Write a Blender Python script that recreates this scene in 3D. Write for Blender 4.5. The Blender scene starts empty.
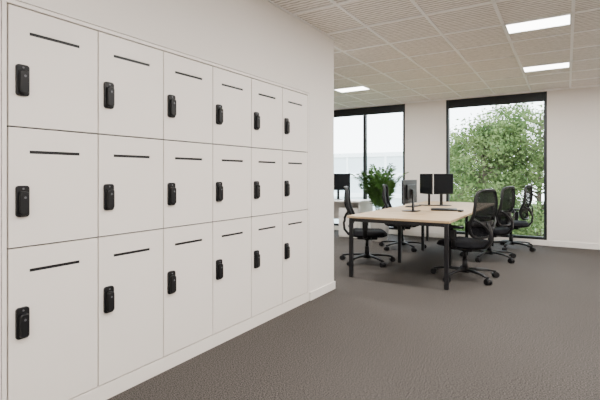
import bpy, bmesh, math, random
from mathutils import Vector, Matrix
random.seed(7)
scene = bpy.context.scene
COL = scene.collection
PI = math.pi
CEIL = 2.81
YB = 9.0

# ---------------------------------------------------------------- materials
def new_mat(name):
    m = bpy.data.materials.new(name); m.use_nodes = True
    nt = m.node_tree
    return m, nt, nt.nodes['Principled BSDF']

def mat(name, col, rough=0.5, metal=0.0, noise=0.0, nscale=40, bump=0.0, bscale=200, spec=0.5, sheen=0.0):
    m, nt, b = new_mat(name)
    b.inputs['Base Color'].default_value = (*col, 1)
    b.inputs['Roughness'].default_value = rough
    b.inputs['Metallic'].default_value = metal
    b.inputs['Specular IOR Level'].default_value = spec
    b.inputs['Sheen Weight'].default_value = sheen
    tc = nt.nodes.new('ShaderNodeTexCoord')
    n = nt.nodes.new('ShaderNodeTexNoise'); n.inputs['Scale'].default_value = nscale
    n.inputs['Detail'].default_value = 3
    nt.links.new(tc.outputs['Object'], n.inputs['Vector'])
    mix = nt.nodes.new('ShaderNodeMix'); mix.data_type = 'RGBA'
    mix.inputs[6].default_value = (*[c*(1-noise) for c in col], 1)
    mix.inputs[7].default_value = (*[min(1, c*(1+noise)) for c in col], 1)
    nt.links.new(n.outputs['Fac'], mix.inputs[0])
    nt.links.new(mix.outputs[2], b.inputs['Base Color'])
    if bump > 0:
        n2 = nt.nodes.new('ShaderNodeTexNoise'); n2.inputs['Scale'].default_value = bscale
        nt.links.new(tc.outputs['Object'], n2.inputs['Vector'])
        bp = nt.nodes.new('ShaderNodeBump'); bp.inputs['Strength'].default_value = bump
        bp.inputs['Distance'].default_value = 0.005
        nt.links.new(n2.outputs['Fac'], bp.inputs['Height'])
        nt.links.new(bp.outputs['Normal'], b.inputs['Normal'])
    return m

M_wall = mat('wall_paint', (0.83, 0.782, 0.73), 0.75, noise=0.012, nscale=3, bump=0.03)
M_trim = mat('trim_paint', (0.84, 0.80, 0.75), 0.45, noise=0.01)
M_door = mat('locker_laminate', (0.86, 0.80, 0.74), 0.42, noise=0.012, nscale=6, bump=0.02, bscale=400)
M_gap = mat('locker_carcass', (0.08, 0.072, 0.066), 0.8)
M_black = mat('black_plastic', (0.007, 0.007, 0.008), 0.42, spec=0.3)
M_blackmat = mat('black_fabric', (0.007, 0.007, 0.009), 0.85, noise=0.25, nscale=300, bump=0.3, bscale=900, spec=0.15)
M_metal = mat('black_steel', (0.012, 0.012, 0.014), 0.42, metal=0.2, spec=0.35)
M_frame = mat('window_aluminium', (0.016, 0.018, 0.021), 0.4, metal=0.4)
M_screen = mat('screen_glass', (0.006, 0.007, 0.009), 0.40, spec=0.12)
M_silver = mat('grey_plastic', (0.10, 0.10, 0.11), 0.35)
M_grid = mat('ceiling_grid_paint', (0.95, 0.93, 0.91), 0.5)
M_whitedesk = mat('white_desk', (0.80, 0.77, 0.73), 0.4)
M_pot = mat('pot_ceramic', (0.55, 0.53, 0.5), 0.5)
M_soil = mat('soil', (0.05, 0.03, 0.02), 0.9, noise=0.4, nscale=60)
M_leaf = mat('plant_leaf', (0.05, 0.12, 0.025), 0.5, noise=0.6, nscale=9, spec=0.3)
M_bark = mat('bark', (0.10, 0.075, 0.055), 0.9, noise=0.4, nscale=20)
M_cable = mat('light_housing', (0.8, 0.8, 0.8), 0.4)

# carpet
M_carpet, nt, b = new_mat('carpet')
tc = nt.nodes.new('ShaderNodeTexCoord')
n1 = nt.nodes.new('ShaderNodeTexNoise'); n1.inputs['Scale'].default_value = 108; n1.inputs['Detail'].default_value = 2
mp = nt.nodes.new('ShaderNodeMapping'); mp.inputs['Scale'].default_value = (1.0, 1.5, 1)
nt.links.new(tc.outputs['Object'], mp.inputs['Vector']); nt.links.new(mp.outputs['Vector'], n1.inputs['Vector'])
n2 = nt.nodes.new('ShaderNodeTexNoise'); n2.inputs['Scale'].default_value = 1.3
nt.links.new(tc.outputs['Object'], n2.inputs['Vector'])
cr = nt.nodes.new('ShaderNodeValToRGB')
cr.color_ramp.elements[0].position = 0.36; cr.color_ramp.elements[0].color = (0.026, 0.0235, 0.0215, 1)
cr.color_ramp.elements[1].position = 0.64; cr.color_ramp.elements[1].color = (0.120, 0.107, 0.097, 1)
nt.links.new(n1.outputs['Fac'], cr.inputs[0])
hs = nt.nodes.new('ShaderNodeHueSaturation')
mr = nt.nodes.new('ShaderNodeMapRange'); mr.inputs[3].default_value = 0.93; mr.inputs[4].default_value = 1.07
nt.links.new(n2.outputs['Fac'], mr.inputs[0]); nt.links.new(mr.outputs[0], hs.inputs['Value'])
nt.links.new(cr.outputs[0], hs.inputs['Color']); nt.links.new(hs.outputs[0], b.inputs['Base Color'])
b.inputs['Roughness'].default_value = 0.9; b.inputs['Specular IOR Level'].default_value = 0.15
bp = nt.nodes.new('ShaderNodeBump'); bp.inputs['Strength'].default_value = 0.5; bp.inputs['Distance'].default_value = 0.003
nt.links.new(n1.outputs['Fac'], bp.inputs['Height']); nt.links.new(bp.outputs['Normal'], b.inputs['Normal'])

# ceiling tile: fine ribbed acoustic tile
M_tile, nt, b = new_mat('ceiling_tile')
tc = nt.nodes.new('ShaderNodeTexCoord')
w = nt.nodes.new('ShaderNodeTexWave'); w.wave_type = 'BANDS'; w.bands_direction = 'Y'
w.inputs['Scale'].default_value = 6.5; w.inputs['Distortion'].default_value = 1.6
w.inputs['Detail'].default_value = 1; w.inputs['Detail Scale'].default_value = 3
nt.links.new(tc.outputs['Object'], w.inputs['Vector'])
w2 = nt.nodes.new('ShaderNodeTexNoise'); w2.inputs['Scale'].default_value = 60
nt.links.new(tc.outputs['Object'], w2.inputs['Vector'])
ad = nt.nodes.new('ShaderNodeMath'); ad.operation = 'MULTIPLY_ADD'; ad.inputs[1].default_value = 0.5
nt.links.new(w2.outputs['Fac'], ad.inputs[0]); nt.links.new(w.outputs['Fac'], ad.inputs[2])
cr = nt.nodes.new('ShaderNodeValToRGB')
cr.color_ramp.elements[0].position = 0.28; cr.color_ramp.elements[0].color = (0.50, 0.452, 0.41, 1)
cr.color_ramp.elements[1].position = 0.90; cr.color_ramp.elements[1].color = (0.93, 0.88, 0.83, 1)
nt.links.new(ad.outputs[0], cr.inputs[0]); nt.links.new(cr.outputs[0], b.inputs['Base Color'])
b.inputs['Roughness'].default_value = 0.85

# wood
M_wood, nt, b = new_mat('maple_wood')
tc = nt.nodes.new('ShaderNodeTexCoord')
mp = nt.nodes.new('ShaderNodeMapping'); mp.inputs['Scale'].default_value = (1.2, 14, 14)
nn = nt.nodes.new('ShaderNodeTexNoise'); nn.inputs['Scale'].default_value = 2; nn.inputs['Detail'].default_value = 6
nt.links.new(tc.outputs['Object'], mp.inputs['Vector']); nt.links.new(mp.outputs['Vector'], nn.inputs['Vector'])
cr = nt.nodes.new('ShaderNodeValToRGB')
cr.color_ramp.elements[0].position = 0.32; cr.color_ramp.elements[0].color = (0.40, 0.275, 0.155, 1)
cr.color_ramp.elements[1].position = 0.68; cr.color_ramp.elements[1].color = (0.56, 0.41, 0.25, 1)
nt.links.new(nn.outputs['Fac'], cr.inputs[0]); nt.links.new(cr.outputs[0], b.inputs['Base Color'])
b.inputs['Roughness'].default_value = 0.55; b.inputs['Specular IOR Level'].default_value = 0.22

# chair mesh
M_mesh, nt, b = new_mat('chair_mesh')
b.inputs['Base Color'].default_value = (0.007, 0.007, 0.009, 1); b.inputs['Roughness'].default_value = 0.8
b.inputs['Specular IOR Level'].default_value = 0.1
tr = nt.nodes.new('ShaderNodeBsdfTransparent'); mx = nt.nodes.new('ShaderNodeMixShader')
tc = nt.nodes.new('ShaderNodeTexCoord'); ch = nt.nodes.new('ShaderNodeTexChecker'); ch.inputs['Scale'].default_value = 260
nt.links.new(tc.outputs['Object'], ch.inputs['Vector'])
mr = nt.nodes.new('ShaderNodeMapRange'); mr.inputs[3].default_value = 0.0; mr.inputs[4].default_value = 0.16
nt.links.new(ch.outputs['Fac'], mr.inputs[0]); nt.links.new(mr.outputs[0], mx.inputs[0])
nt.links.new(b.outputs[0], mx.inputs[1]); nt.links.new(tr.outputs[0], mx.inputs[2])
nt.links.new(mx.outputs[0], nt.nodes['Material Output'].inputs['Surface'])

# glass
M_glass, nt, b = new_mat('window_glass')
tr = nt.nodes.new('ShaderNodeBsdfTransparent'); tr.inputs[0].default_value = (0.93, 0.96, 0.96, 1)
gl = nt.nodes.new('ShaderNodeBsdfGlossy'); gl.inputs['Roughness'].default_value = 0.02
fr = nt.nodes.new('ShaderNodeFresnel'); fr.inputs[0].default_value = 1.2
mx = nt.nodes.new('ShaderNodeMixShader')
nt.links.new(fr.outputs[0], mx.inputs[0]); nt.links.new(tr.outputs[0], mx.inputs[1]); nt.links.new(gl.outputs[0], mx.inputs[2])
nt.links.new(mx.outputs[0], nt.nodes['Material Output'].inputs['Surface'])

# emission
M_emit, nt, b = new_mat('light_diffuser')
b.inputs['Base Color'].default_value = (0.9, 0.9, 0.9, 1)
b.inputs['Emission Color'].default_value = (1, 0.98, 0.96, 1); b.inputs['Emission Strength'].default_value = 12

# foliage outside
def foliage_mat(name, c0, c1):
    m, nt, b = new_mat(name)
    tc = nt.nodes.new('ShaderNodeTexCoord'); n = nt.nodes.new('ShaderNodeTexNoise'); n.inputs['Scale'].default_value = 2.5
    n.inputs['Detail'].default_value = 5
    nt.links.new(tc.outputs['Object'], n.inputs['Vector'])
    cr = nt.nodes.new('ShaderNodeValToRGB')
    cr.color_ramp.elements[0].position = 0.38; cr.color_ramp.elements[0].color = (*c0, 1)
    cr.color_ramp.elements[1].position = 0.62; cr.color_ramp.elements[1].color = (*c1, 1)
    nt.links.new(n.outputs['Fac'], cr.inputs[0]); nt.links.new(cr.outputs[0], b.inputs['Base Color'])
    b.inputs['Roughness'].default_value = 0.7; b.inputs['Specular IOR Level'].default_value = 0.2
    tl = nt.nodes.new('ShaderNodeBsdfTranslucent'); nt.links.new(cr.outputs[0], tl.inputs[0])
    mx = nt.nodes.new('ShaderNodeMixShader'); mx.inputs[0].default_value = 0.4
    nt.links.new(b.outputs[0], mx.inputs[1]); nt.links.new(tl.outputs[0], mx.inputs[2])
    nt.links.new(mx.outputs[0], nt.nodes['Material Output'].inputs['Surface'])
    return m
M_tree = foliage_mat('tree_leaves', (0.055, 0.10, 0.030), (0.18, 0.245, 0.085))
M_facade = mat('facade_render', (0.86, 0.88, 0.90), 0.7, noise=0.03)
M_facglass = mat('facade_glass', (0.60, 0.66, 0.70), 0.3)
M_grass = mat('grass', (0.08, 0.13, 0.04), 0.9, noise=0.4, nscale=4)

# ---------------------------------------------------------------- mesh helpers
def finish(bm, name, mats, parent=None, smooth=False, loc=(0, 0, 0)):
    bmesh.ops.recalc_face_normals(bm, faces=bm.faces)
    me = bpy.data.meshes.new(name); bm.to_mesh(me); bm.free()
    if not isinstance(mats, (list, tuple)): mats = [mats]
    for m in mats: me.materials.append(m)
    if smooth:
        for p in me.polygons: p.use_smooth = True
    o = bpy.data.objects.new(name, me); COL.objects.link(o); o.location = loc
    if parent: o.parent = parent
    return o

def add_box(bm, x0, x1, y0, y1, z0, z1, mi=0, bevel=0.0, mtx=None, seg=2):
    t = bmesh.new()
    bmesh.ops.create_cube(t, size=1)
    for v in t.verts:
        v.co = Vector(((x0+x1)/2 + v.co.x*(x1-x0), (y0+y1)/2 + v.co.y*(y1-y0), (z0+z1)/2 + v.co.z*(z1-z0)))
    if bevel > 0:
        bmesh.ops.bevel(t, geom=list(t.edges), offset=bevel, segments=seg, affect='EDGES', profile=0.5)
    merge(bm, t, mi, mtx)

def merge(bm, t, mi=0, mtx=None):
    mp = {}
    for v in t.verts:
        co = v.co.copy()
        if mtx is not None: co = mtx @ co
        mp[v] = bm.verts.new(co)
    for f in t.faces:
        try:
            nf = bm.faces.new([mp[v] for v in f.verts]); nf.material_index = mi; nf.smooth = f.smooth
        except ValueError: pass
    t.free()

def add_cyl(bm, p0, p1, r0, r1=None, seg=16, mi=0, smooth=True):
    if r1 is None: r1 = r0
    p0, p1 = Vector(p0), Vector(p1); d = (p1-p0)
    q = d.to_track_quat('Z', 'Y').to_matrix()
    a, c = [], []
    for i in range(seg):
        an = 2*PI*i/seg; off = Vector((math.cos(an), math.sin(an), 0))
        a.append(bm.verts.new(p0 + q @ (off*r0))); c.append(bm.verts.new(p1 + q @ (off*r1)))
    for i in range(seg):
        j = (i+1) % seg
        f = bm.faces.new((a[i], a[j], c[j], c[i])); f.material_index = mi; f.smooth = smooth
    f = bm.faces.new(list(reversed(a))); f.material_index = mi
    f = bm.faces.new(c); f.material_index = mi

def add_pill(bm, x0, x1, yc, zc, hw, hh, r, mi=0, n=6, cham=.003):
    """rounded-rectangle plate in the YZ plane, extruded x0..x1 with a chamfered front"""
    def loop(x, s):
        out = []
        for (sy, sz, a0) in ((1, 1, 0), (-1, 1, 90), (-1, -1, 180), (1, -1, 270)):
            for k in range(n+1):
                a = math.radians(a0+90*k/n); rr = r
                y = sy*(hw-rr)+rr*math.cos(a); z = sz*(hh-rr)+rr*math.sin(a)
                out.append(bm.verts.new((x, yc+y*(1-s/hw), zc+z*(1-s/hh))))
        return out
    L = [loop(x0, 0), loop(x1-cham, 0), loop(x1-cham*.3, cham*.4), loop(x1, cham*1.2)]
    m = len(L[0])
    for a, c in zip(L, L[1:]):
        for k in range(m):
            f = bm.faces.new((a[k], a[(k+1) % m], c[(k+1) % m], c[k])); f.material_index = mi; f.smooth = True
    f = bm.faces.new(L[-1]); f.material_index = mi
    f = bm.faces.new(L[0]); f.material_index = mi

def sweep(bm, pts, w, h, closed=False, up=Vector((0, 0, 1)), seg=10, mi=0):
    """elliptical section (w along side, h along up) swept on a polyline; w/h may be lists"""
    pts = [Vector(p) for p in pts]; n = len(pts); rings = []
    for i, p in enumerate(pts):
        if closed: t = pts[(i+1) % n]-pts[i-1]
        else: t = pts[min(i+1, n-1)]-pts[max(i-1, 0)]
        t.normalize(); s = t.cross(up)
        if s.length < 1e-4: s = t.cross(Vector((1, 0, 0)))
        s.normalize(); u = s.cross(t)
        ww = w[i] if isinstance(w, (list, tuple)) else w
        hh = h[i] if isinstance(h, (list, tuple)) else h
        rings.append([bm.verts.new(p + s*math.cos(2*PI*k/seg)*ww + u*math.sin(2*PI*k/seg)*hh) for k in range(seg)])
    for i in range(n if closed else n-1):
        a, c = rings[i], rings[(i+1) % n]
        for k in range(seg):
            f = bm.faces.new((a[k], a[(k+1) % seg], c[(k+1) % seg], c[k])); f.smooth = True; f.material_index = mi
    if not closed:
        for r in (rings[0], rings[-1]):
            f = bm.faces.new(r); f.material_index = mi

def empty(name, loc=(0, 0, 0), rz=0):
    e = bpy.data.objects.new(name, None); COL.objects.link(e); e.location = loc; e.rotation_euler = (0, 0, rz)
    e.empty_display_size = 0.1
    return e

# ---------------------------------------------------------------- room shell
XL, XR, YR = -4.5, 6.5, -3.0
bm = bmesh.new(); add_box(bm, XL-.3, XR+.3, YR-.3, YB+.3, -0.2, 0); finish(bm, 'floor', M_carpet)
bm = bmesh.new(); add_box(bm, XL-.3, XR+.3, YR-.3, YB+.3, CEIL, CEIL+0.2); finish(bm, 'ceiling', M_tile)
# T-bar grid
bm = bmesh.new()
gx = [1.68+0.6*i for i in range(-11, 9) if XL < 1.68+0.6*i < XR]
gy = [4.81+0.68*i for i in range(-12, 7) if YR < 4.81+0.68*i < YB-.02]
gw = .0145
for x in gx:
    if -0.56 < x < 0.01: add_box(bm, x-gw, x+gw, 4.34, YB, CEIL-.010, CEIL+.004)
    else: add_box(bm, x-gw, x+gw, YR, YB, CEIL-.010, CEIL+.004)
for y in gy:
    add_box(bm, XL, -.56 if y < 4.34 else XR, y-gw, y+gw, CEIL-.010, CEIL+.004)
    if y < 4.34: add_box(bm, 0, XR, y-gw, y+gw, CEIL-.010, CEIL+.004)
add_box(bm, 0.0, .022, YR, 4.335, CEIL-.010, CEIL+.004)
add_box(bm, XL, XR, YB-.022, YB, CEIL-.010, CEIL+.004)
finish(bm, 'ceiling_grid', M_grid)

# locker wall with opening
LY0, LP, NC = 1.003, 0.4597, 6
LY1 = LY0+LP*NC
LZ = [0.095, 0.932, 1.510, 2.087]
WEND = 4.335
bm = bmesh.new()
fr = .028
add_box(bm, -.55, 0, YR, LY0-fr, 0, CEIL)
add_box(bm, -.55, 0, LY1+fr, WEND, 0, CEIL)
add_box(bm, -.55, 0, LY0-fr, LY1+fr, LZ[3]+fr, CEIL)
finish(bm, 'wall_left', M_wall)
bm = bmesh.new()
add_box(bm, 0, .014, LY1+fr+.004, WEND+.014, 0, .085, bevel=.003)
add_box(bm, -.55, .0, WEND, WEND+.014, 0, .085, bevel=.003)
finish(bm, 'baseboard_left', M_trim)

# back wall
W1 = (-3.2, -.70); W2 = (.148, 1.925); SILL = .10; HEAD = 2.795
bm = bmesh.new()
add_box(bm, XL, W1[0], YB, YB+.3, 0, CEIL)
add_box(bm, W1[1], W2[0], YB, YB+.3, 0, CEIL)
add_box(bm, W2[1], XR, YB, YB+.3, 0, CEIL)
for W in (W1, W2):
    add_box(bm, W[0], W[1], YB, YB+.3, 0, SILL)
    add_box(bm, W[0], W[1], YB, YB+.3, HEAD, CEIL)
finish(bm, 'wall_back', M_wall)
bm = bmesh.new()
add_box(bm, W2[1]+.02, XR, YB-.014, YB, 0, .10, bevel=.003)
add_box(bm, W1[1], W2[0], YB-.014, YB, 0, .10, bevel=.003)
add_box(bm, XL, W1[0], YB-.014, YB, 0, .10, bevel=.003)
finish(bm, 'baseboard_back', M_trim)
bm = bmesh.new(); add_box(bm, XR, XR+.2, YR, YB, 0, CEIL); finish(bm, 'wall_right', M_wall)
bm = bmesh.new(); add_box(bm, XL-.2, XL, YR, YB, 0, CEIL); finish(bm, 'wall_far_left', M_wall)
bm = bmesh.new(); add_box(bm, XL, XR, YR-.2, YR, 0, CEIL); finish(bm, 'wall_rear', M_wall)

def window(name, x0, x1, mull):
    e = empty(name, ((x0+x1)/2, YB+.06, 0))
    cx = (x0+x1)/2
    def L(x): return x-cx
    bm = bmesh.new(); t = .05
    add_box(bm, L(x0), L(x0)+t, -.06, .05, SILL, HEAD, bevel=.003)
    add_box(bm, L(x1)-t, L(x1), -.06, .05, SILL, HEAD, bevel=.003)
    add_box(bm, L(x0)+t, L(x1)-t, -.06, .05, SILL, SILL+.05, bevel=.003)
    add_box(bm, L(x0)+t, L(x1)-t, -.04, .05, HEAD-.06, HEAD, bevel=.003)
    for m in mull: add_box(bm, L(m)-.03, L(m)+.03, -.05, .05, SILL+.05, HEAD-.06, bevel=.003)
    finish(bm, 'frame', M_frame, e)
    bm = bmesh.new(); add_box(bm, L(x0)+t, L(x1)-t, -.058, -.0, HEAD-.17, HEAD-.002, bevel=.006)
    finish(bm, 'blind_cassette', M_frame, e)
    bm = bmesh.new(); add_box(bm, L(x0)+t-.005, L(x1)-t+.005, .02, .026, SILL+.045, HEAD-.05)
    finish(bm, 'glass', M_glass, e)
window('window_1', W1[0], W1[1], [-1.64])
window('window_2', W2[0], W2[1], [])

# ---------------------------------------------------------------- lockers
lk = empty('locker_bank', (0, LY0, 0))
bm = bmesh.new()
Wd = LP*NC
add_box(bm, -.50, -.022, -.004, Wd+.004, .0, LZ[3]+.004)
finish(bm, 'carcass', M_gap, lk)
bm = bmesh.new(); g = .0040
add_box(bm, -.50, 0.0, -fr+.004, -g, 0, LZ[3]+fr-.004, bevel=.001)
add_box(bm, -.50, 0.0, Wd+g, Wd+fr-.004, 0, LZ[3]+fr-.004, bevel=.001)
add_box(bm, -.50, 0.0, -g, Wd+g, LZ[3]+g, LZ[3]+fr-.004, bevel=.001)
finish(bm, 'surround', M_door, lk)
bm = bmesh.new(); add_box(bm, -.02, 0.0, -g, Wd+g, 0, LZ[0]-g, bevel=.0012); finish(bm, 'plinth', M_door, lk)
bm = bmesh.new(); bs = bmesh.new(); bl = bmesh.new()
for c in range(NC):
    for r in range(3):
        y0, y1 = c*LP+g, (c+1)*LP-g
        z0, z1 = LZ[r]+g, LZ[r+1]-g
        zs = LZ[r+1]-.118; ys0, ys1 = c*LP+.097, c*LP+.352; hs_ = .0080
        add_box(bm, -.02, 0, y0, y1, z0, zs-hs_)
        add_box(bm, -.02, 0, y0, y1, zs+hs_, z1)
        add_box(bm, -.02, 0, y0, ys0, zs-hs_, zs+hs_)
        add_box(bm, -.02, 0, ys1, y1, zs-hs_, zs+hs_)
        add_box(bs, -.021, -.003, ys0+.0003, ys1-.0003, zs-hs_+.0003, zs+hs_-.0003)
        zc = {2: 1.735, 1: 1.154, 0: .57}[r]
        yc = c*LP+.062
        add_pill(bl, 0, .014, yc, zc, .030, .075, .014)
        add_pill(bl, .013, .032, yc, zc-.010, .022, .057, .016, cham=.005)
        add_cyl(bl, (.013, yc, zc+.060), (.0155, yc, zc+.060), .005, mi=1, seg=12)
        add_cyl(bl, (.031, yc, zc+.018), (.0335, yc, zc+.018), .011, seg=16, mi=0)
        add_cyl(bl, (.0334, yc, zc+.018), (.034, yc, zc+.018), .006, seg=12, mi=1)
finish(bm, 'doors', M_door, lk)
finish(bs, 'mail_slots', M_black, lk)
finish(bl, 'locks', [M_black, M_silver], lk)

# ---------------------------------------------------------------- ceiling lights
PW = 59
for X in (-4.32+3.0, 1.68, 4.68):
    for Y in (-1.31, .73, 2.77, 4.81, 6.85):
        e = empty('ceiling_light', (X+.3, Y+.17, CEIL))
        bm = bmesh.new()
        for a in ((-.29, -.275, -.165, .165), (.275, .29, -.165, .165), (-.275, .275, -.165, -.152), (-.275, .275, .152, .165)):
            add_box(bm, a[0], a[1], a[2], a[3], -.012, .002)
        finish(bm, 'housing', M_cable, e)
        bm = bmesh.new(); add_box(bm, -.275, .275, -.152, .152, -.006, .002); finish(bm, 'diffuser', M_emit, e)
        ld = bpy.data.lights.new('lamp', 'AREA'); ld.shape = 'RECTANGLE'; ld.size = .54; ld.size_y = .29
        ld.energy = PW; ld.color = (1, .965, .925)
        lo = bpy.data.objects.new('lamp', ld); COL.objects.link(lo); lo.parent = e; lo.location = (0, 0, -.014)

# ---------------------------------------------------------------- bench table
TX0, TX1, TY0, TY1, TZ = -.12, 1.13, 4.92, 8.50, .77
t = empty('office_bench_table', ((TX0+TX1)/2, TY0, 0))
hw = (TX1-TX0)/2; TL = TY1-TY0
bm = bmesh.new()
for i in range(3):
    a = i*TL/3; c = (i+1)*TL/3
    add_box(bm, -hw, -.003, a+.002, c-.002, TZ-.028, TZ, bevel=.003)
    add_box(bm, .003, hw, a+.002, c-.002, TZ-.028, TZ, bevel=.003)
finish(bm, 'top', M_wood, t)
bm = bmesh.new(); s = .045
ys = [.02, TL/3, 2*TL/3, TL-.02-s]
for i, y in enumerate(ys):
    if i in (0, 3):
        add_box(bm, -hw+.02, -hw+.02+s, y, y+s, 0, TZ-.028, bevel=.004)
        add_box(bm, hw-.02-s, hw-.02, y, y+s, 0, TZ-.028, bevel=.004)
    else:
        add_box(bm, -hw+.25, -hw+.25+s, y, y+s, 0, TZ-.028, bevel=.004)
        add_box(bm, hw-.25-s, hw-.25, y, y+s, 0, TZ-.028, bevel=.004)
    add_box(bm, -hw+.02+s, hw-.02-s, y+.003, y+s-.003, TZ-.072, TZ-.03, bevel=.003)
for x in (-hw+.30, hw-.34):
    add_box(bm, x, x+.04, .06, TL-.06, TZ-.068, TZ-.03, bevel=.003)
finish(bm, 'legs', M_metal, t)
bm = bmesh.new(); add_box(bm, -.10, .10, .3, TL-.3, TZ-.13, TZ-.08, bevel=.005); finish(bm, 'cable_tray', M_metal, t)

# ---------------------------------------------------------------- monitors
def monitor(x, y, z, rz, w=.54, h=.32, top=.47):
    e = empty('computer_monitor', (x, y, z+.0015), rz)   # screen faces local -Y
    bm = bmesh.new()
    add_box(bm, -w/2, w/2, -.012, .012, top-h, top, bevel=.004)
    add_box(bm, -w*.3, w*.3, .010, .035, top-h*.8, top-h*.2, bevel=.010)
    finish(bm, 'casing', M_black, e)
    bm = bmesh.new(); add_box(bm, -w/2+.008, w/2-.008, -.0135, -.0118, top-h+.016, top-.008); finish(bm, 'screen', M_screen, e)
    bm = bmesh.new()
    add_box(bm, -.11, .11, -.07, .12, 0, .010, bevel=.004)
    add_box(bm, -.028, .028, .045, .062, .008, top-h*.4, bevel=.005)
    add_box(bm, -.028, .028, .030, .062, top-h*.62, top-h*.4, bevel=.004)
    finish(bm, 'stand', M_black, e)
    return e
R = math.radians
monitor(.34, 6.0, TZ, R(-95), w=.50, h=.33, top=.44)
monitor(.23, 7.25, TZ, R(-46), w=.40, h=.34, top=.53)
monitor(.49, 7.35, TZ, R(56), w=.40, h=.34, top=.53)

def keyboard(x, y, rz):
    e = empty('keyboard', (x, y, TZ+.001), rz)
    bm = bmesh.new(); add_box(bm, -.21, .21, -.065, .065, 0, .012, bevel=.003); finish(bm, 'body', M_black, e)
    bm = bmesh.new()
    for r in range(5):
        for c in range(15):
            add_box(bm, -.2+c*.0268, -.2+c*.0268+.023, -.057+r*.0235, -.057+r*.0235+.019, .011, .015)
    finish(bm, 'keys', M_black, e)
keyboard(.12, 6.9, R(-92))
e = empty('laptop', (.72, 6.40, TZ+.001), R(15))
bm = bmesh.new(); add_box(bm, -.18, .18, -.13, .13, .002, .014, bevel=.004); add_box(bm, -.18, .18, -.13, .13, .015, .024, bevel=.003)
for fx in (-.13, .13):
    for fy in (-.08, .08): add_box(bm, fx-.01, fx+.01, fy-.01, fy+.01, 0, .004)
finish(bm, 'body', M_black, e)
e = empty('computer_mouse', (.98, 6.25, TZ+.001), R(80))
bm = bmesh.new(); add_box(bm, -.05, .05, -.03, .03, 0, .03, bevel=.014, seg=4); finish(bm, 'body', M_black, e)

# ---------------------------------------------------------------- office chair (front = local +X)
def back_pt(u, v):
    """u in -1..1 across, v in 0..1 up"""
    z = .53+v*.57
    x = -.235 - .055*math.sin(v*PI*.9+.2) + .045*(1-math.cos((v)*PI*.5)) - .10*v**1.6 + .055*u*u
    x += .045*math.exp(-((v-.28)/.2)**2)
    halfw = .235*(1-.10*abs(v-.45)*1.2) - .03*max(0, v-.7)
    return Vector((x, u*halfw, z))

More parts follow.
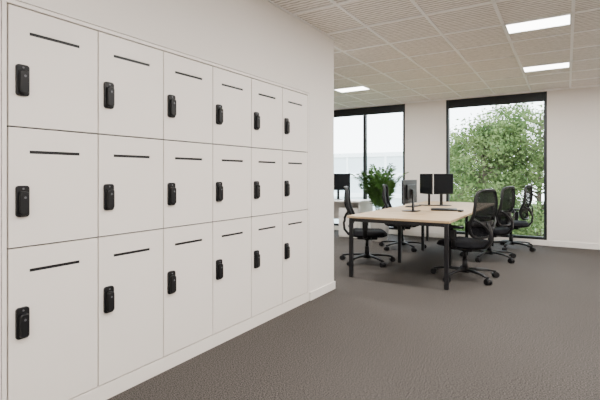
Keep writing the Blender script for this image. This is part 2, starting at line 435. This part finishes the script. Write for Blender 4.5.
def build_chair_meshes():
    parts = []
    bm = bmesh.new(); N = 22
    def seat(sx, top):
        V = []
        for i in range(N+1):
            row = []
            for j in range(N+1):
                a, c = -1+2*i/N, -1+2*j/N
                x = a*math.sqrt(max(0, 1-c*c*.30)); y = c*math.sqrt(max(0, 1-a*a*.30))
                ed = max(abs(a), abs(c)); fall = (1-ed**5)
                if top: z = .425 + .065*fall**.6 - .018*math.exp(-(a*a+c*c)*2) - .03*max(0, a-.55)**1.2
                else: z = .425 - .036*fall**.6
                row.append(bm.verts.new((x*.265+.01, y*.26, z)))
            V.append(row)
        for i in range(N):
            for j in range(N):
                f = bm.faces.new((V[i][j], V[i+1][j], V[i+1][j+1], V[i][j+1])); f.smooth = True
    seat(1, True); seat(1, False)
    bmesh.ops.remove_doubles(bm, verts=bm.verts, dist=.0005)
    parts.append(('seat', bm, [M_blackmat], False))
    bm = bmesh.new(); pts = []
    K = 56
    for k in range(K):
        an = 2*PI*k/K; cu, sv = math.cos(an), math.sin(an)
        p = 5.0
        u = math.copysign(abs(cu)**(2/p), cu); v = math.copysign(abs(sv)**(2/p), sv)
        pts.append(back_pt(u, .5+.5*v))
    sweep(bm, pts, .016, .020, closed=True, up=Vector((1, 0, 0)), seg=8)
    sweep(bm, [back_pt(u/8, .30)+Vector((-.018, 0, 0)) for u in range(-8, 9)], .028, .007, up=Vector((1, 0, 0)), seg=8)
    parts.append(('back_frame', bm, [M_black], False))
    bm = bmesh.new(); V = []
    nu, nv = 14, 18
    for i in range(nu+1):
        row = []
        for j in range(nv+1):
            a, c = -1+2*i/nu, -1+2*j/nv
            ang = math.atan2(c, a); m = max(abs(a), abs(c))
            cu, sv = math.cos(ang), math.sin(ang); p = 5.0
            u = math.copysign(abs(cu)**(2/p), cu)*m; v = math.copysign(abs(sv)**(2/p), sv)*m
            row.append(bm.verts.new(back_pt(u, .5+.5*v)))
        V.append(row)
    for i in range(nu):
        for j in range(nv):
            f = bm.faces.new((V[i][j], V[i+1][j], V[i+1][j+1], V[i][j+1])); f.smooth = True
    parts.append(('back_mesh', bm, [M_mesh], False))
    bm = bmesh.new()
    sweep(bm, [(-.05, 0, .385), (-.16, 0, .385), (-.25, 0, .41), (-.305, 0, .48), (-.315, 0, .58), (-.285, 0, .68), (-.27, 0, .72)],
          [.045, .045, .042, .038, .034, .03, .022], [.018, .018, .018, .016, .014, .012, .01], up=Vector((1, 0, .6)).normalized())
    for sy in (-1, 1):
        sweep(bm, [(-.30, sy*.01, .60), (-.30, sy*.09, .66), (-.275, sy*.17, .72), back_pt(sy*.98, .42)+Vector((-.005, 0, 0))], .012, .016, seg=8)
    add_box(bm, -.13, .14, -.09, .09, .345, .402, bevel=.014)
    add_cyl(bm, (0, 0, .09), (0, 0, .24), .030); add_cyl(bm, (0, 0, .22), (0, 0, .36), .020)
    add_cyl(bm, (0, 0, .33), (0, 0, .36), .035)
    sweep(bm, [(.05, -.05, .375), (.06, -.16, .37), (.06, -.22, .375)], .008, .005, seg=8)
    parts.append(('mechanism', bm, [M_black], False))
    bm = bmesh.new()
    for sy in (-1, 1):
        sweep(bm, [(-.02, sy*.06, .385), (-.02, sy*.20, .388), (-.02, sy*.262, .41), (-.02, sy*.272, .48), (-.015, sy*.272, .56), (0, sy*.272, .645)],
              [.030, .030, .030, .028, .025, .022], [.012, .012, .013, .013, .013, .012], up=Vector((0, -sy*.7, .7)), seg=10)
        add_box(bm, -.055, .015, sy*.272-.018, sy*.272+.018, .50, .63, bevel=.008)
        add_box(bm, -.13, .12, sy*.268-.042, sy*.268+.042, .643, .675, bevel=.012, seg=3)
    parts.append(('armrests', bm, [M_black], False))
    bm = bmesh.new()
    add_cyl(bm, (0, 0, .075), (0, 0, .13), .055, .042, seg=20)
    for k in range(5):
        an = 2*PI*k/5+.3; d = Vector((math.cos(an), math.sin(an), 0))
        sweep(bm, [d*.03+Vector((0, 0, .108)), d*.15+Vector((0, 0, .108)), d*.26+Vector((0, 0, .098)), d*.355+Vector((0, 0, .080))],
              [.032, .028, .022, .018], [.020, .018, .015, .012], seg=10)
        c = d*.345; s = Vector((-d.y, d.x, 0)); 
        add_cyl(bm, c+Vector((0, 0, .045)), c+Vector((0, 0, .085)), .010, seg=10)
        c2 = c+d*.012
        for sg in (-1, 1):
            add_cyl(bm, c2+s*sg*.006+Vector((0, 0, .036)), c2+s*sg*.030+Vector((0, 0, .036)), .036, .034, seg=18)
        add_cyl(bm, c2-s*.022+Vector((0, 0, .040)), c2+s*.022+Vector((0, 0, .040)), .034, seg=14)
    parts.append(('base', bm, [M_black], False))
    out = []
    for nme, bm, ms, sm in parts:
        bmesh.ops.recalc_face_normals(bm, faces=bm.faces)
        me = bpy.data.meshes.new('chair_'+nme); bm.to_mesh(me); bm.free()
        for m in ms: me.materials.append(m)
        out.append((nme, me))
    return out
CH = build_chair_meshes()
def chair(x, y, rz):
    e = empty('office_chair', (x, y, 0), R(rz)); e.scale = (1.08, 1.08, 1.0)
    for n, me in CH:
        o = bpy.data.objects.new(n, me); COL.objects.link(o); o.parent = e
chair(-.26, 5.90, 22)
chair(-.22, 7.35, 14)
chair(1.15, 5.66, 160)
chair(1.22, 7.15, 166)
chair(1.40, 8.35, 172)

# ---------------------------------------------------------------- side desk
e = empty('office_desk', (-2.3, 8.35, 0))
bm = bmesh.new(); add_box(bm, -1.0, 1.0, -.35, .40, .72, .75, bevel=.003); finish(bm, 'top', M_whitedesk, e)
bm = bmesh.new()
add_box(bm, -.98, .98, .30, .318, .30, .72)
add_box(bm, -.98, -.955, -.32, .38, 0, .72, bevel=.002); add_box(bm, .955, .98, -.32, .38, 0, .72, bevel=.002)
finish(bm, 'panels', M_whitedesk, e)
bm = bmesh.new()
add_box(bm, .50, .93, -.28, .28, .0, .60, bevel=.003)
for i in range(3): add_box(bm, .503, .927, -.30, -.28, .03+i*.19, .03+i*.19+.183, bevel=.002)
finish(bm, 'drawers', M_whitedesk, e)
monitor(-2.0, 8.4, .75, R(12), w=.56, h=.36, top=.56)

# ---------------------------------------------------------------- potted plant
P = empty('potted_palm', (-.86, 7.95, 0))
bm = bmesh.new()
prof = [(.0, .0), (.13, .0), (.15, .02), (.19, .42), (.195, .44), (.18, .44), (.175, .40), (.0, .40)]
S = 28; rings = []
for r, z in prof:
    rings.append([bm.verts.new((max(r, .0005)*math.cos(2*PI*k/S), max(r, .0005)*math.sin(2*PI*k/S), z)) for k in range(S)])
for a, c in zip(rings, rings[1:]):
    for k in range(S):
        f = bm.faces.new((a[k], a[(k+1) % S], c[(k+1) % S], c[k])); f.smooth = True
finish(bm, 'pot', M_pot, P)
bm = bmesh.new(); add_cyl(bm, (0, 0, .385), (0, 0, .41), .174, seg=28); finish(bm, 'soil', M_soil, P)
bm = bmesh.new()
for k in range(30):
    az = k*2.399+random.uniform(-.2, .2); lean = random.uniform(.08, .5); L = random.uniform(.75, 1.15)
    d = Vector((math.cos(az), math.sin(az), 0)); p = Vector((d.x*.04, d.y*.04, .40)); pts = []
    th = random.uniform(.02, .2)
    nseg = 16
    for i in range(nseg+1):
        pts.append(p.copy()); th += lean*2.6/nseg*(.35+i/nseg)
        p = p+(d*math.sin(th)+Vector((0, 0, math.cos(th))))*L/nseg
    sweep(bm, pts, [.005*(1-.7*i/nseg) for i in range(nseg+1)], [.005*(1-.7*i/nseg) for i in range(nseg+1)], seg=5)
    for i in range(6, nseg+1):
        tt = (pts[i]-pts[i-1]).normalized(); s = tt.cross(Vector((0, 0, 1))); s = s.normalized() if s.length > .01 else Vector((1, 0, 0))
        for half in (0, .5):
            base = pts[i-1].lerp(pts[i], half)
            for sg in (-1, 1):
                ll = .22*math.sin(PI*(.25+.7*(i-6)/(nseg-6)))+.05
                dr = (s*sg*.8+tt*.75+Vector((0, 0, random.uniform(-.15, .25)))).normalized()
                nrm = dr.cross(tt).normalized(); wv = dr.cross(nrm).normalized()*.016
                m1 = base+dr*ll*.45; tip = base+dr*ll+Vector((0, 0, -.05*ll/.2))
                vs = [bm.verts.new(base), bm.verts.new(m1+wv), bm.verts.new(tip), bm.verts.new(m1-wv)]
                bm.faces.new(vs)
finish(bm, 'foliage', M_leaf, P)

# ---------------------------------------------------------------- outside
bm = bmesh.new(); add_box(bm, -60, 60, YB+.4, 90, -4.3, -4.0); finish(bm, 'ground', M_grass)
def tree(x, y, seed, h=7.6, rad=1.9, n=9000):
    rnd = random.Random(seed)
    e = empty('tree', (x, y, -4))
    bm = bmesh.new(); fb = bmesh.new()
    tips = []
    sweep(bm, [(0, 0, 0), (.03, .02, h*.3), (.0, .05, h*.55), (.05, 0, h*.9)], [.13, .10, .07, .02], [.13, .10, .07, .02])
    for k in range(64):
        z0 = h*rnd.uniform(.25, .88); az = k*2.4+rnd.uniform(-.4, .4)
        rr = rad*(1-((z0/h-.5)/.6)**2)*rnd.uniform(.55, 1.05)
        d = Vector((math.cos(az), math.sin(az), 0))
        a = Vector((0, 0, z0)); m = a+d*rr*.5+Vector((0, 0, rr*.25)); c = a+d*rr+Vector((0, 0, rr*.42))
        sweep(bm, [a, m, c], [.035, .02, .006], [.035, .02, .006], seg=6)
        for q in range(4):
            tt = rnd.uniform(.4, 1); b0 = m.lerp(c, tt) if tt > .5 else a.lerp(m, tt*2)
            cc = b0+Vector((rnd.uniform(-.45, .45), rnd.uniform(-.45, .45), rnd.uniform(-.2, .4)))
            sweep(bm, [b0, (b0+cc)/2+Vector((0, 0, .04)), cc], [.010, .007, .003], [.010, .007, .003], seg=4)
            tips.append(cc); tips.append(b0)
    for i in range(n):
        c = rnd.choice(tips)+Vector((rnd.gauss(0, .18), rnd.gauss(0, .18), rnd.gauss(0, .15)))
        s = rnd.uniform(.035, .065)
        v = Vector((rnd.gauss(0, 1), rnd.gauss(0, 1), rnd.gauss(-.3, .7))).normalized()
        w_ = v.cross(Vector((rnd.gauss(0, 1), rnd.gauss(0, 1), rnd.gauss(0, 1)))).normalized()
        vs = [fb.verts.new(c), fb.verts.new(c+v*s*.9+w_*s*.5), fb.verts.new(c+v*s*2), fb.verts.new(c+v*s*.9-w_*s*.5)]
        fb.faces.new(vs)
    finish(bm, 'trunk', M_bark, e); finish(fb, 'leaves', M_tree, e)
tree(.05, 14.2, 3, h=7.3, rad=1.9, n=28000)
tree(1.5, 15.2, 5, h=7.9, rad=2.0, n=28000)
tree(-1.2, 17.5, 8, h=6.6, rad=2.1, n=24000)
def building(x0, x1, y0, y1, z1):
    e = empty('office_building', ((x0+x1)/2, y0, -4)); w_ = (x1-x0)/2; d = y1-y0; H_ = z1+4
    bm = bmesh.new(); add_box(bm, -w_, w_, 0, d, 0, H_); 
    n = int(H_/1.7)
    for i in range(n+1): add_box(bm, -w_-.1, w_+.1, -.12, 0, i*1.7, i*1.7+.35)
    m = int(2*w_/1.6)
    for i in range(m+1):
        xx = -w_+i*2*w_/m; add_box(bm, xx-.09, xx+.09, -.10, 0, 0, H_)
    finish(bm, 'facade', M_facade, e)
    bm = bmesh.new()
    add_box(bm, -w_+.05, w_-.05, -.03, 0.01, .1, H_-.1); finish(bm, 'glazing', M_facglass, e)
building(-26, -7.0, 34, 44, 3.0)

# world
wd = bpy.data.worlds.new('World'); scene.world = wd; wd.use_nodes = True
nt = wd.node_tree; bg = nt.nodes['Background']
tc = nt.nodes.new('ShaderNodeTexCoord'); sp = nt.nodes.new('ShaderNodeSeparateXYZ'); cr = nt.nodes.new('ShaderNodeValToRGB')
nt.links.new(tc.outputs['Generated'], sp.inputs[0]); nt.links.new(sp.outputs['Z'], cr.inputs[0])
cr.color_ramp.elements[0].color = (.95, .97, 1, 1); cr.color_ramp.elements[1].color = (.75, .86, 1, 1)
nt.links.new(cr.outputs[0], bg.inputs['Color']); bg.inputs['Strength'].default_value = 10.0

# ---------------------------------------------------------------- camera
cd = bpy.data.cameras.new('camera'); cam = bpy.data.objects.new('camera', cd); COL.objects.link(cam)
cam.location = (2.23, 0, 1.28); cam.rotation_euler = (R(90), 0, R(31.7))
cd.sensor_width = 36; cd.lens = 36*432/600; cd.shift_y = -25/600
scene.camera = cam
